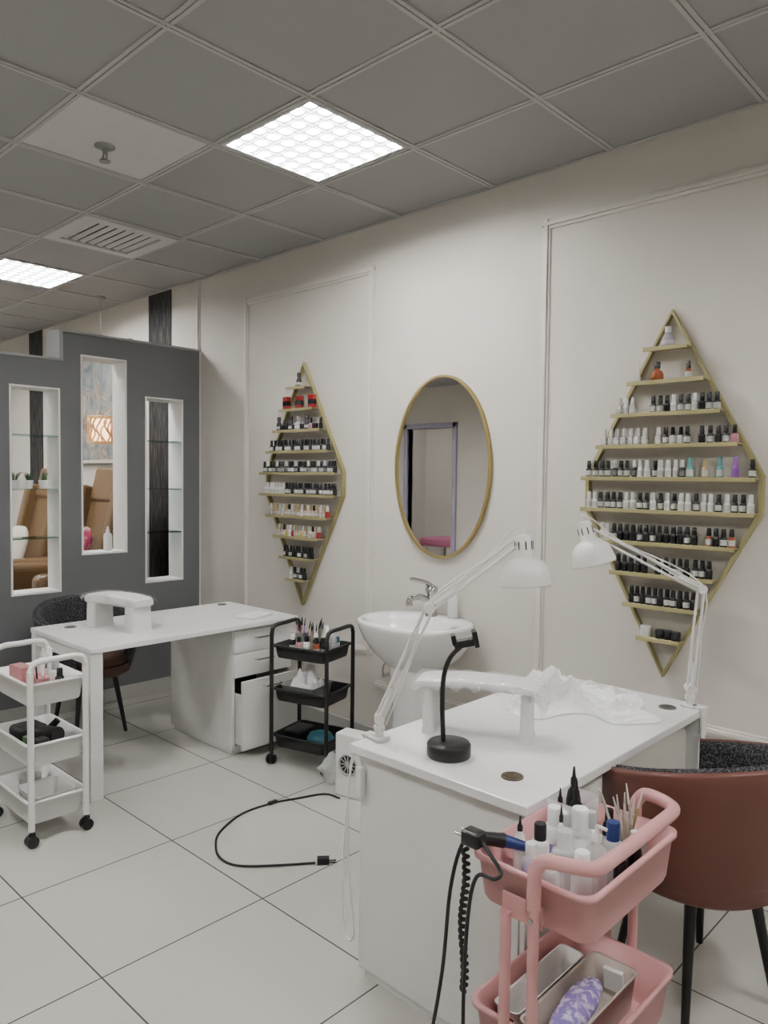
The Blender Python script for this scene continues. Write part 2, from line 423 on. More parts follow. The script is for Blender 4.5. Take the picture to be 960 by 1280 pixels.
for (y0,y1,z0,z1) in (N[0], N[2]):
    for z in (1.18, 1.50, 1.85):
        o = G().b2((PX0+0.005,y0+0.0125,z),(PX1-0.003,y1-0.0125,z+0.007)).obj('glass_shelf', M_glass)
        tag(o, 'clear glass shelf across a white-lined opening in the grey partition', 'shelf', 'glass shelves in the partition openings')

# ---------------------------------------------------------------- beyond the partition
r = empty('framed_painting', (-6.65, WY-0.035, 2.24)); tag(r, 'large abstract painting in grey, blue and rust tones', 'painting')
G().b2((-0.6,-0.004,-0.5),(0.6,0.018,0.5)).obj('canvas', M_paint, r)
g = G(); 
for a,b in (((-0.63,-0.01,-0.53),(-0.6,0.03,0.53)),((0.6,-0.01,-0.53),(0.63,0.03,0.53)),((-0.6,-0.01,-0.53),(0.6,0.03,-0.5)),((-0.6,-0.01,0.5),(0.6,0.03,0.53))): g.b2(a,b)
g.obj('picture_frame', M_cream, r)
r = empty('pendant_lamp', (-6.1, 2.95, CZ)); tag(r, 'pendant lamp with a glowing branch-patterned drum shade', 'lamp')
g = G(); g.lathe([(0.04,-0.001),(0.04,-0.02),(0.003,-0.022)], seg=16); g.cyl((0,0,-1.0),0.002,0.98,seg=6); g.obj('cord', M_steel, r)
G().lathe([(0.075,-1.2),(0.075,-1.02)], seg=20).obj('inner_diffuser', M_glow, r)
g = G()
random.seed(3)
for k in range(22):
    a = 2*pi*k/22; pts = []
    for j in range(5):
        aa = a + 0.25*math.sin(j*1.7+k); pts.append((0.105*math.cos(aa),0.105*math.sin(aa),-1.215+0.215*j/4))
    g.tube(pts, 0.007, seg=5, n=3)
for z in (-1.217,-1.0):
    g.tube([(0.105*math.cos(2*pi*j/20),0.105*math.sin(2*pi*j/20),z) for j in range(21)],0.007,seg=6,n=1)
g.obj('shade', M_shadew, r)

def spa_chair(loc, rz):
    r = empty('pedicure_chair', loc, (0,0,rz)); tag(r, 'tan leather pedicure massage chair with a padded reclining backrest', 'massage chair', 'pedicure chairs behind the partition')
    r.scale = (1.08,1.08,1.16)
    g = G(); g.box((0,0,0.2),(0.7,0.75,0.4)); g.obj('base', M_blackm, r, bev=0.05, seg=3)
    G().box((0.05,0,0.52),(0.6,0.5,0.2)).obj('seat', M_tan, r, bev=0.06, seg=4)
    R = Matrix.Rotation(math.radians(-14),4,'Y')
    g = G(); g.box((-0.31,0,0.95),(0.16,0.56,0.62),0,R); g.box((-0.38,0,1.30),(0.16,0.46,0.24),0,R)
    for k in range(4): g.box((-0.225-0.035*k,0,0.78+0.13*k),(0.05,0.34,0.115),0,R)
    g.box((-0.27,0.27,1.0),(0.22,0.1,0.6),0,R); g.box((-0.27,-0.27,1.0),(0.22,0.1,0.6),0,R)
    g.obj('backrest', M_tan, r, bev=0.035, seg=4)
    for s in (-1,1):
        G().box((0.05,0.35*s,0.62),(0.62,0.14,0.32)).obj('armrest', M_tan, r, bev=0.05, seg=4)
    G().box((0.48,0,0.28),(0.2,0.5,0.3)).obj('footrest', M_tan, r, bev=0.05, seg=3)
    return r
spa_chair((-5.70,2.47,0),math.radians(-90))
spa_chair((-6.80,2.47,0),math.radians(-90))
def cushion(loc, rot, m, label):
    def loop(z, k):
        return [(k*0.21*(abs(math.cos(a))**0.55)*math.copysign(1,math.cos(a)), k*0.21*(abs(math.sin(a))**0.55)*math.copysign(1,math.sin(a)), z) for a in [2*pi*i/28 for i in range(28)]]
    o = G().loft([loop(-0.055,0.3),loop(-0.05,0.6),loop(-0.03,0.85),loop(0,1),loop(0.03,0.85),loop(0.05,0.6),loop(0.055,0.3)]).obj('cushion', m, None, loc, rot)
    tag(o, label, 'cushion')
cushion((-5.60,2.50,1.01),(math.radians(75),0,0),M_redpat,'red and white patterned cushion on a tan pedicure chair')
cushion((-6.80,2.50,0.95),(math.radians(75),0,0),M_cream,'cream cushion on a tan pedicure chair')

for j,y in enumerate((1.87,1.96,2.055)):
    r = empty('potted_plant', (-5.08,y,1.508)); tag(r, 'tiny spiky succulent in a white pot on a glass shelf', 'plant', 'small potted plants on the glass shelf')
    G().lathe([(0.022,0),(0.03,0.05),(0.032,0.055),(0.027,0.055),(0.025,0.045)],seg=18).obj('pot', M_wplast, r)
    g = G(); random.seed(j)
    for k in range(22):
        a = random.random()*2*pi; l = 0.03+0.03*random.random(); t=random.random()*0.9
        g.tube([(0.008*math.cos(a),0.008*math.sin(a),0.045),(l*t*0.6*math.cos(a),l*t*0.6*math.sin(a),0.05+l*0.7),(l*t*math.cos(a),l*t*math.sin(a),0.05+l)],[0.004,0.0008],seg=5,n=2)
    g.obj('leaves', M_green, r)

# ---------------------------------------------------------------- bottle library
def bm(name,c,r=0.3,**k): return mat(name,c,r,**k)
BLK = bm('bottle_black',(0.008,0.008,0.010),0.25); WHT = bm('bottle_white',(0.64,0.64,0.62),0.35)
CLR = bm('bottle_frosted',(0.42,0.39,0.38),0.2); LAB = bm('bottle_label_white',(0.48,0.48,0.46),0.6); LABG = bm('bottle_label_grey',(0.15,0.15,0.16),0.5)
PNK = bm('polish_pink',(0.42,0.18,0.24)); TEA = bm('polish_teal',(0.08,0.26,0.26)); PUR = bm('polish_purple',(0.25,0.09,0.34))
GLD = bm('polish_gold',(0.38,0.29,0.14)); AMB = bm('polish_amber',(0.28,0.07,0.025)); RED = bm('polish_red',(0.28,0.015,0.015))
ORG = bm('polish_orange',(0.42,0.16,0.05)); YEL = bm('polish_yellow',(0.45,0.38,0.08)); NUD = bm('polish_nude',(0.38,0.27,0.21)); GRN = bm('polish_green',(0.05,0.2,0.1))
LIL = bm('bottle_clear_lilac',(0.36,0.33,0.39),0.15)
def gel(body, lab, capm, h=0.043, rb=0.0135, hc=0.032):
    b = G(); b.lathe([(rb*0.92,0),(rb,0.003),(rb,0.008)],seg=14,m=0); b.lathe([(rb+0.0002,0.008),(rb+0.0002,h*0.72)],seg=14,m=1); b.lathe([(rb,h*0.72),(rb,h*0.86),(rb*0.6,h),(0.006,h+0.004)],seg=14,m=0)
    c = G(); c.lathe([(0.0095,h+0.001),(0.0098,h+0.004),(0.0085,h+hc-0.002),(0.0072,h+hc)],seg=14)
    return b.mesh('nail_polish_bottle',[body,lab]), c.mesh('cap',capm)
def squ(body, lab, capm, h=0.04, w=0.026, hc=0.034):
    b = G(); b.loft([rrect(w*0.94,w*0.94,0.004,0,3),rrect(w,w,0.004,0.003,3),rrect(w,w,0.004,h*0.85,3),rrect(w*0.5,w*0.5,0.004,h,3)],0); b.loft([rrect(w+0.0004,w+0.0004,0.004,0.009,3),rrect(w+0.0004,w+0.0004,0.004,h*0.6,3)],1)
    c = G(); c.lathe([(0.0085,h),(0.0088,h+0.003),(0.0075,h+hc)],seg=12)
    return b.mesh('nail_polish_bottle',[body,lab]), c.mesh('cap',capm)
def jar(body, capm, r=0.02, h=0.022):
    b = G(); b.lathe([(r*0.94,0),(r,0.003),(r,h)],seg=18); c = G(); c.lathe([(r*1.04,h),(r*1.04,h+0.014),(r*0.98,h+0.016)],seg=18)
    return b.mesh('gel_jar',[body]), c.mesh('lid',capm)
def big(body, capm, lab, r=0.026, h=0.055):
    b = G(); b.lathe([(r*0.9,0),(r,0.006),(r,h*0.6),(r*0.8,h*0.85),(0.010,h),(0.010,h+0.008)],seg=20,m=0); b.lathe([(r+0.0003,0.012),(r+0.0003,h*0.5)],seg=20,m=1)
    c = G(); c.lathe([(0.013,h+0.006),(0.013,h+0.03),(0.011,h+0.032)],seg=16)
    return b.mesh('liquid_bottle',[body,lab]), c.mesh('cap',capm)
def pack(body, lab):
    b = G(); b.box((0,0,0.042),(0.046,0.03,0.084),0); b.box((0,0,0.04),(0.0465,0.0305,0.03),1)
    return b.mesh('gel_carton',[body,lab]), None
V = {
 'k':(gel(BLK,BLK,BLK),'black gel polish bottle with a black cap'),
 'b':(gel(BLK,LAB,BLK),'black gel polish bottle with a white label band'),
 'g':(gel(BLK,LABG,WHT),'dark gel polish bottle with a white cap'),
 'w':(gel(WHT,LAB,WHT),'white gel polish bottle with a white cap'),
 'c':(squ(CLR,LAB,WHT),'frosted square nail polish bottle with a white cap'),
 'l':(squ(CLR,LAB,BLK),'frosted nail polish bottle with a black cap'),
 'p':(squ(PNK,PNK,BLK),'pink nail polish bottle with a black cap'),
 't':(gel(TEA,LAB,TEA,0.048,0.015,0.038),'teal nail polish bottle with a teal cap'),
 'd':(gel(GLD,LAB,GLD,0.045),'gold nail polish bottle'),
 'u':(gel(PUR,PUR,PUR,0.048,0.015,0.038),'purple nail polish bottle'),
 'a':(gel(AMB,LAB,BLK),'amber oil bottle with a black cap'),
 'r':(squ(RED,RED,WHT),'red nail polish bottle with a white cap'),
 'o':(squ(ORG,ORG,WHT),'orange nail polish bottle with a white cap'),
 'y':(squ(YEL,YEL,WHT),'yellow nail polish bottle with a white cap'),
 'n':(squ(NUD,LAB,GLD),'nude nail polish bottle with a gold cap'),
 'e':(squ(GRN,GRN,BLK),'green nail polish bottle with a black cap'),
 'j':(jar(BLK,BLK),'low black gel jar with a black lid'),
 'J':(jar(WHT,WHT,0.022,0.03),'white gel jar with a white lid'),
 'B':(big(LIL,WHT,LAB),'clear lilac liquid bottle with a white label'),
 'A':(big(AMB,BLK,AMB,0.026,0.05),'round amber oil bottle with a pointed cap'),
 'R':(pack(RED,BLK),'red and black gel carton'),
 'K':(big(BLK,BLK,LAB,0.018,0.06),'tall black bottle with a white label'),
}
def bottle(code, loc, rz, group):
    (bmesh_, cmesh), lab = V[code]
    o = bpy.data.objects.new(bmesh_.name.split('.')[0], bmesh_); C.objects.link(o); o.location = loc; o.rotation_euler = (0,0,rz)
    tag(o, lab, 'carton' if code=='R' else ('jar' if code in 'jJ' else ('bottle' if code in 'BAK' else 'nail polish')), group)
    if cmesh:
        c = bpy.data.objects.new(cmesh.name.split('.')[0], cmesh); C.objects.link(c); c.parent = o
    return o

SZ = [2.18,2.04,1.905,1.77,1.63,1.49,1.35,1.215,1.08,0.94]
HW = [0.095,0.165,0.235,0.305,0.375,0.375,0.305,0.225,0.16,0.095]
def diamond(cx, dz, rows, group, label):
    r = empty('diamond_wall_shelf', (cx, WY, 0.765+dz)); z0 = 0.765
    tag(r, label, 'wall shelf')
    g = G(); th = 0.014; yy0, yy1 = -0.032, -0.004
    pts = [(0,2.345),(0.385,1.64),(0.385,1.49),(0,0.765),(-0.385,1.49),(-0.385,1.64)]
    inn = []
    cz = 1.555
    for (x,z) in pts:
        v = Vector((x,z-cz)); l = v.length; v *= (l-th*1.3)/l; inn.append((v.x, v.y+cz))
    n = len(pts)
    vs = [(x,yy0,z-z0) for x,z in pts]+[(x,yy0,z-z0) for x,z in inn]+[(x,yy1,z-z0) for x,z in pts]+[(x,yy1,z-z0) for x,z in inn]
    fs = []
    for i in range(n):
        j = (i+1)%n
        fs += [(i,j,n+j,n+i),(2*n+i,3*n+i,3*n+j,2*n+j),(i,2*n+i,2*n+j,j),(n+i,n+j,3*n+j,3*n+i)]
    g.add(vs, fs); g.obj('frame', M_gold, r)
    for z,hw in zip(SZ,HW):
        g = G(); g.b2((-hw,-0.095,z-z0-0.004),(hw,-0.003,z-z0)); g.b2((-hw,-0.098,z-z0-0.014),(hw,-0.094,z-z0+0.004))
        g.obj('shelf', M_gold, r, bev=0.0015, seg=1)
    random.seed(int(abs(cx*100)))
    for z,hw,row in zip(SZ,HW,rows):
        n = len(row); w = 2*hw-0.02
        for i,ch in enumerate(row):
            if ch == ' ': continue
            x = cx - hw + 0.01 + w*(i+0.5)/n + random.uniform(-0.0015,0.0015)
            bottle(ch, (x, WY-0.06+random.uniform(-0.006,0.006), z+dz+0.0005), random.uniform(-0.25,0.25), group)
rowsR = [" B ", "c A  a ", "cwc  bbkwbbwkbb", "ccccccc cbllb kbkbp", "bbbbgbbgwwbwwwgt d t u bb"[:24], "wwbbbbwwbbwbwbwwbwwbwbbw", "wcbkkkbkbkkkkbk akba", "kkkkk kkbbkbbk", "kbkbbkbbkbk", "J jjj"]
rowsL = [" K ", "R R R", "KjkKjBjKpjk", "bkbbkbbkbbkbbkbbkbk", "bgbbgbbgbbgkbbgbbgbgbbk", "wwwwwwwbbkbbbkbbbkbbbbk", "cnncwnlcnnwncnlnwnr", "wnlywrncynwlnr", "bkbkkbkbkk", "wbgbk"]
diamond(-1.34, -0.014, rowsR, 'bottles on the diamond wall shelf beside the desk', 'pale gold diamond-shaped wall shelf crowded with polish bottles, above a desk')
diamond(-3.75, 0.0, rowsL, 'bottles on the diamond wall shelf near the partition', 'pale gold diamond-shaped wall shelf of polish bottles near the partition')

# ---------------------------------------------------------------- mirror
r = empty('oval_mirror', (-2.605, WY-0.002, 1.165)); tag(r, 'oval wall mirror with a thin brass frame above the sink', 'mirror')
g = G(); loops=[]
for (k,y) in ((0.0,-0.022),(0.0,-0.002),(-0.013,-0.002),(-0.013,-0.022),(0.0,-0.022)):
    loops.append([((0.335+k)*math.cos(2*pi*i/72), y, 0.5+(0.5+k)*math.sin(2*pi*i/72)) for i in range(72)])
g.loft(loops,0,False,False); g.obj('frame', M_brass, r)
g = G(); g.add([(0.324*math.cos(2*pi*i/72),-0.012,0.5+0.489*math.sin(2*pi*i/72)) for i in range(72)],[tuple(range(72))]); g.obj('mirror_glass', M_mirror, r)

# ---------------------------------------------------------------- sink
r = empty('pedestal_sink', (-2.575, WY-0.004, 0)); tag(r, 'white ceramic pedestal wash basin under the oval mirror', 'sink')
def bl(w, d, cy, z, p=2.5, n=48):
    out = []
    for i in range(n):
        a = 2*pi*i/n; c, s = math.cos(a), math.sin(a)
        x = w/2*math.copysign(abs(c)**(2/p),c); y = cy + d/2*math.copysign(abs(s)**(2/p),s)
        out.append((x, min(y,-0.001), z))
    return out
g = G()
g.loft([bl(0.22,0.22,-0.21,0.58),bl(0.33,0.30,-0.215,0.62),bl(0.48,0.39,-0.22,0.68),bl(0.58,0.46,-0.23,0.75),bl(0.62,0.487,-0.24,0.81),bl(0.635,0.495,-0.245,0.84),bl(0.63,0.49,-0.245,0.857),bl(0.605,0.47,-0.245,0.861),
  bl(0.53,0.32,-0.30,0.855,2.2),bl(0.51,0.30,-0.30,0.84,2.2),bl(0.42,0.24,-0.30,0.775,2.1),bl(0.25,0.15,-0.295,0.735,2),bl(0.06,0.05,-0.29,0.725,2)])
g.obj('basin', M_ceramic, r)
g = G(); g.loft([bl(0.30,0.28,-0.24,0.0),bl(0.29,0.27,-0.24,0.03),bl(0.24,0.23,-0.24,0.12),bl(0.22,0.21,-0.24,0.35),bl(0.24,0.23,-0.235,0.52),bl(0.29,0.26,-0.23,0.62)])
g.obj('pedestal', M_ceramic, r)
g = G(); g.lathe([(0.032,0.858),(0.032,0.870),(0.028,0.876),(0.028,0.98),(0.034,0.985),(0.034,1.018),(0.012,1.026)],(-0.02,-0.085,0)); 
g.tube([(-0.02,-0.09,0.93),(-0.04,-0.15,0.965),(-0.055,-0.22,0.96),(-0.055,-0.225,0.925)],0.017,n=4)
g.tube([(-0.02,-0.08,1.015),(-0.04,-0.11,1.04),(-0.07,-0.20,1.065)],[0.014,0.010],n=3)
g.obj('faucet', M_chrome, r)

def pump_bottle(loc, h, rad, body, capm, label, pump=True, name='pump_bottle', cat='bottle', group=None):
    r = empty(name, loc); tag(r, label, cat, group)
    G().lathe([(rad*0.92,0),(rad,0.004),(rad,h*0.6),(rad*0.8,h*0.7),(rad*0.38,h*0.76),(rad*0.38,h*0.8)],seg=20).obj('body', body, r)
    g = G(); g.lathe([(rad*0.45,h*0.78),(rad*0.45,h*0.86),(rad*0.2,h*0.88),(rad*0.15,h*0.96)],seg=14)
    if pump: g.tube([(0,0,h*0.95),(0,0,h*0.98),(rad*0.9,0,h*0.97)],rad*0.16,seg=8,n=2)
    else: g.lathe([(rad*0.3,h*0.86),(rad*0.12,h)],seg=12)
    g.obj('cap', capm, r)
    return r
def flip_bottle(loc, h, rad, body, capm, label, lab=None, name='liquid_bottle', group=None):
    r = empty(name, loc); tag(r, label, 'bottle', group)
    b=G(); b.lathe([(rad*0.92,0),(rad,0.004),(rad,h*0.66),(rad*0.86,h*0.72),(rad*0.6,h*0.74)],seg=22,m=0)
    if lab: b.lathe([(rad+0.0004,h*0.15),(rad+0.0004,h*0.5)],seg=22,m=1)
    b.obj('body',[body,lab] if lab else body,r)
    G().lathe([(rad*0.66,h*0.73),(rad*0.66,h*0.98),(rad*0.6,h)],seg=20).obj('cap',capm,r)
    return r
pump_bottle((-2.47,WY-0.06,0.863),0.18,0.028,M_wplast,M_wplast,'small white soap bottle on the back of the wash basin',False)
pump_bottle((-5.08,2.50,1.068),0.17,0.03,M_wplast,M_wplast,'white squeeze bottle standing in the partition opening',False,'squeeze_bottle')

# ---------------------------------------------------------------- desks
def desk(x0,x1,y0,y1,cab_far,open_drawer,label):
    cx, cy = (x0+x1)/2,(y0+y1)/2; W=x1-x0; L=y1-y0; s = 1 if cab_far else -1
    r = empty('manicure_desk',(cx,cy,0)); tag(r,label,'desk')
    g = G(); g.b2((-W/2,-L/2,0.732),(W/2,L/2,0.76)); g.obj('tabletop',M_desk,r,bev=0.003)
    ly = -s*(L/2-0.035)
    for sx in (-1,1):
        G().box((sx*(W/2-0.03),ly,0.366),(0.05,0.065,0.731)).obj('leg',M_white,r,bev=0.003)
    g = G(); g.box((0,ly,0.70),(W-0.11,0.05,0.06)); g.b2((-W/2+0.05,-L/2+0.06,0.62),(-W/2+0.07,L/2-0.06,0.731)); g.obj('apron',M_white,r)
    a = s*(L/2-0.45); b = s*(L/2-0.03)
    if a > b: a,b = b,a
    fx = W/2-0.04
    g = G(); t=0.018
    g.b2((-W/2+0.02,a,0.03),(fx,a+t,0.731)); g.b2((-W/2+0.02,b-t,0.03),(fx,b,0.731)); g.b2((-W/2+0.02,a+t,0.03),(-W/2+0.038,b-t,0.731))
    g.b2((-W/2+0.038,a+t,0.03),(fx,b-t,0.048)); g.b2((-W/2+0.038,a+t,0.713),(fx,b-t,0.731)); g.b2((-W/2+0.04,a+0.01,0.0),(fx-0.02,b-0.01,0.03))
    g.b2((-W/2+0.038,a+t,0.43),(fx-0.03,b-t,0.44),1); g.b2((fx-0.32,a+t,0.048),(fx-0.31,b-t,0.71),1)
    g.obj('cabinet',[M_cab,M_dark],r,bev=0.001,seg=1)
    for (z0,z1,out) in ((0.59,0.715,0),(0.45,0.585,0),(0.05,0.445,0.08 if open_drawer else 0)):
        g = G(); g.b2((0.001,a+0.003,z0),(0.019,b-0.003,z1))
        if out:
            g.b2((-0.28,a+0.03,z0+0.01),(0.0,a+0.04,z1-0.09)); g.b2((-0.28,b-0.04,z0+0.01),(0,b-0.03,z1-0.09)); g.b2((-0.28,a+0.04,z0+0.01),(0,b-0.04,z0+0.02))
        dd = g.obj('drawer',M_cab,r,bev=0.002,seg=1); dd.location=(fx+out,0,0)
        h = G(); ym=(a+b)/2; zz = z1-0.045
        h.tube([(0.019,ym-0.06,zz),(0.04,ym-0.058,zz),(0.042,ym-0.04,zz),(0.042,ym+0.04,zz),(0.04,ym+0.058,zz),(0.019,ym+0.06,zz)],0.005,seg=8,n=2)
        h.obj('handle',M_chrome,dd)
    return r
D1 = desk(-4.22,-3.50,1.63,2.93,True,True,'white manicure desk with a drawer cabinet, bottom drawer ajar')
D2 = desk(-1.69,-1.03,1.63,2.86,False,False,'white manicure desk with two clamped task lamps')
def grommet(parent, x, y, m):
    g = G(); g.lathe([(0.032,0.7602),(0.032,0.7635),(0.028,0.7645),(0.027,0.7625)],seg=24)
    for k in range(5): g.box((-0.018+0.009*k,0,0.7635),(0.004,0.036,0.002))
    o = g.obj('cable_grommet',m,parent); o.location=(x-parent.location.x,y-parent.location.y,0)
grommet(D1,-4.08,1.79,M_grate); grommet(D1,-4.14,2.82,M_grate)
grommet(D2,-1.17,1.77,M_wood); grommet(D2,-1.13,2.73,M_grate)

# ---------------------------------------------------------------- arch nail lamps
def nail_lamp(loc, rz, label, thick):
    r = empty('nail_lamp', loc, (0,0,rz)); tag(r,label,'nail lamp')
    loops=[]
    g = G(); L=0.40; Wd=0.14; th=0.055 if thick else 0.026; zc = 0.155 if thick else 0.165
    n=18
    for i in range(n+1):
        t=-1+2*i/n; x=t*L/2; z=zc+0.010*(1-t*t); w=Wd*(1-0.10*abs(t)**8); tt=th*(1-0.35*abs(t)**10)
        loops.append([(x,w/2*(math.copysign(abs(math.cos(a))**0.3,math.cos(a))),z+tt/2*math.copysign(abs(math.sin(a))**0.3,math.sin(a))) for a in [2*pi*k/28 for k in range(28)]])
    g.loft(loops); g.obj('top_panel',M_wplast if thick else M_film,r)
    for s in (-1,1):
        g=G()
        if thick: g.loft([rrect(0.085,0.14,0.014,0.0,4,s*0.150),rrect(0.075,0.135,0.014,0.02,4,s*0.150),rrect(0.07,0.13,0.014,0.14,4,s*0.150)])
        else: g.loft([rrect(0.045,0.12,0.012,0.0,4,s*0.160),rrect(0.038,0.115,0.012,0.02,4,s*0.160),rrect(0.034,0.11,0.012,0.16,4,s*0.160)])
        g.obj('leg',M_wplast,r)
    g=G(); zz=zc-th/2-0.0015; g.b2((-0.12,-0.035,zz),(0.12,0.035,zz+0.012)); g.obj('led_strip',M_light2,r)
    g=G(); random.seed(9)
    def fn(u,v):
        x=(v-0.5)*(L+0.02); y=(u-0.5)*(Wd+0.03); e=abs(2*u-1)**6
        q=noise.noise(Vector((x*28,y*34,1)))*0.006
        return (x,y,zc+th/2+0.012*(1-(2*v-1)**2)+0.005+q*1.2-0.028*e*(1.0+0.4*math.sin(v*40)))
    g.sheet(fn,18,60); g.obj('plastic_wrap',M_film2,r)
    return r
nail_lamp((-3.88,1.97,0.7605),math.radians(14),'chunky white arch nail lamp wrapped in plastic on a desk',True)
nail_lamp((-1.46,2.0,0.7605),math.radians(27),'long white arch nail lamp with a plastic-covered top',False)

o = G().box((0,0,0.006),(0.14,0.2,0.012)).obj('storage_case',M_wplast,None,(-3.66,2.72,0.7605),(0,0,0.3),bev=0.003); tag(o,'flat white plastic case lying on the desk','case')

# ---------------------------------------------------------------- task lamps
def task_lamp(base, elbow, head, shade_dir, cdir, label):
    r = empty('task_lamp', base); tag(r,label,'desk lamp','white clamp-on task lamps')
    E = Vector(elbow)-Vector(base); H = Vector(head)-Vector(base)
    g = G(); g.box((0,0,0.006),(0.05,0.05,0.01)); g.cyl((0,0,0.01),0.013,0.06); g.lathe([(0.018,0.03),(0.018,0.045)])
    ex = cdir*0.051
    g.box((ex*0.7,0,0.006),(0.05,0.04,0.01)); g.box((ex,0,-0.045),(0.009,0.04,0.11)); g.box((ex*0.75,0,-0.096),(0.034,0.034,0.008)); g.cyl((ex*0.62,0,-0.13),0.006,0.095); g.cyl((ex*0.62,0,-0.035),0.014,0.005)
    g.obj('clamp',M_lampw,r,bev=0.0015)
    def arm(P,Q,name):
        d=(Q-P).normalized(); side=Vector((0.725,0.688,0)).cross(Vector((0,0,1))).normalized()
        nrm = d.cross(side).normalized()
        g=G()
        for o in (-1,1):
            g.tube([P+nrm*0.012*o,Q+nrm*0.012*o],0.0048,seg=8,n=1)
        for o in (-1,1):
            g.tube([P+side*0.016*o+d*0.02,P+side*0.016*o+d*0.1],0.0065,seg=8,n=1)
        g.tube([P+d*0.1+side*0.016,P+d*0.2+nrm*0.008],0.0015,seg=5,n=1); g.tube([P+d*0.1-side*0.016,P+d*0.2+nrm*0.008],0.0015,seg=5,n=1)
        g.obj(name,M_lampw,r)
        g=G(); g.tube([P-side*0.02,P+side*0.02],0.017,seg=14,n=1); g.obj('joint',M_lampw,r)
    S = Vector((0,0,0.07))
    arm(S,E,'lower_arm'); arm(E,H,'upper_arm')
    g=G(); side=Vector((0.725,0.688,0)).cross(Vector((0,0,1)))
    g.tube([H-side*0.02,H+side*0.02],0.014,seg=14,n=1); g.obj('head_joint',M_lampw,r)
    q = Vector(shade_dir).normalized()
    Rm = Vector((0,0,-1)).rotation_difference(q).to_matrix().to_4x4()
    T = Matrix.Translation(H + Vector((0.012,0.012,-0.015))) @ Rm
    g=G(); 
    g.loft([[ (rr*math.cos(2*pi*i/36),rr*math.sin(2*pi*i/36),z) for i in range(36)] for rr,z in
      ((0.012,0.036),(0.024,0.03),(0.028,0.022),(0.028,-0.035),(0.034,-0.04),(0.052,-0.05),(0.067,-0.068),(0.075,-0.092),(0.080,-0.122),(0.0805,-0.127),(0.0775,-0.127),(0.072,-0.095),(0.055,-0.066),(0.03,-0.05),(0.02,-0.045))],0,True,True,T)
    g.obj('lamp_shade',M_lampw,r)
    g=G()
    for k in range(8):
        a=2*pi*k/8; g.box(T@Vector((0.0285*math.cos(a),0.0285*math.sin(a),0.0)),(0.003,0.003,0.026),0,Rm)
    g.obj('vent_slot',M_dark,r)
    g=G(); g.lathe([(0.012,-0.048),(0.013,-0.06),(0.026,-0.085),(0.026,-0.1),(0.015,-0.115),(0.001,-0.12)],M=T,seg=18); g.obj('bulb',M_wplast,r)
    g=G(); g.tube([T@Vector((0,0,0.034)),T@Vector((0,0,0.06)),H+(E-H)*0.12+Vector((0,0,0.045)),H+(E-H)*0.35+Vector((0,0,0.02)),E+Vector((0,0,0.02)),(E+S)/2+Vector((0.015,0.01,0)),S+Vector((0.02,0.01,-0.02))],0.003,seg=6,n=5)
    g.obj('cord',M_lampw,r)
task_lamp((-1.645,1.72,0.7605),(-1.51,1.80,1.195),(-1.315,2.00,1.41),(0.08,0.02,-1),-1,'white spring-arm task lamp clamped at the cabinet end')
task_lamp((-1.075,2.80,0.7605),(-1.05,2.81,1.205),(-1.39,2.53,1.43),(0.22,0.18,-1),1,'white spring-arm task lamp clamped near the wall')
o = G().tube([(-1.71,1.68,0.735),(-1.712,1.648,0.6),(-1.70,1.640,0.35),(-1.67,1.640,0.15),(-1.715,1.645,0.12),(-1.745,1.66,0.3),(-1.73,1.67,0.62),(-1.712,1.68,0.75)],0.0035,seg=7).obj('lamp_cable',M_lampw)
tag(o,'white power cable looping down the end of the desk','cable')
o = G().box((0,0,0),(0.028,0.02,0.1)).obj('cable_switch',M_wplast,None,(-1.655,1.645,0.64),bev=0.005); tag(o,'white inline switch hanging on a cable at the desk end','switch')

# ---------------------------------------------------------------- phone stand
r = empty('phone_stand',(-1.40,1.77,0.7605)); tag(r,'black gooseneck holder with a round weighted base on the desk','stand')
G().lathe([(0.064,0),(0.067,0.004),(0.067,0.036),(0.063,0.042),(0.03,0.043),(0.012,0.046)],seg=40).obj('base',M_black,r)
G().tube([(-0.012,-0.012,0.042),(-0.016,-0.014,0.15),(-0.014,-0.012,0.24),(0.0,0.0,0.30),(0.025,0.02,0.335)],0.0075,seg=10).obj('gooseneck',M_black,r)
g=G(); R=Matrix.Rotation(math.radians(43),4,'Z')@Matrix.Rotation(math.radians(-12),4,'Y')
g.box((0.03,0.027,0.345),(0.06,0.024,0.024),0,R); g.box((0.008,0.006,0.356),(0.014,0.04,0.032),0,R); g.box((0.056,0.05,0.360),(0.014,0.04,0.05),0,R)
g.obj('clip',M_black,r,bev=0.003)

g=G()
def cl(u,v):
    x=(u-0.5)*0.50; y=(v-0.5)*0.29
    e=max(0,1-(2*u-1)**4)*max(0,1-(2*v-1)**4)
    def rdg(f,s): return 1-abs(noise.noise(Vector((u*f,v*f*0.8,s))))*2.4
    h=e*(0.022+0.06*max(0,rdg(3.5,0.3))+0.045*max(0,rdg(8,2.2))+0.012*rdg(18,5.1))*(0.5+0.8*(1-u))
    return (x+0.08*noise.noise(Vector((u*3,v*3,5))),y+0.08*noise.noise(Vector((u*3,v*3,9))),max(0.002,h))
g.sheet(cl,120,90); o=g.obj('plastic_sheet',M_cloth,None,(-1.375,2.50,0.7605),(0,0,0.55)); tag(o,'crumpled white plastic sheet lying on the desk','plastic sheet')

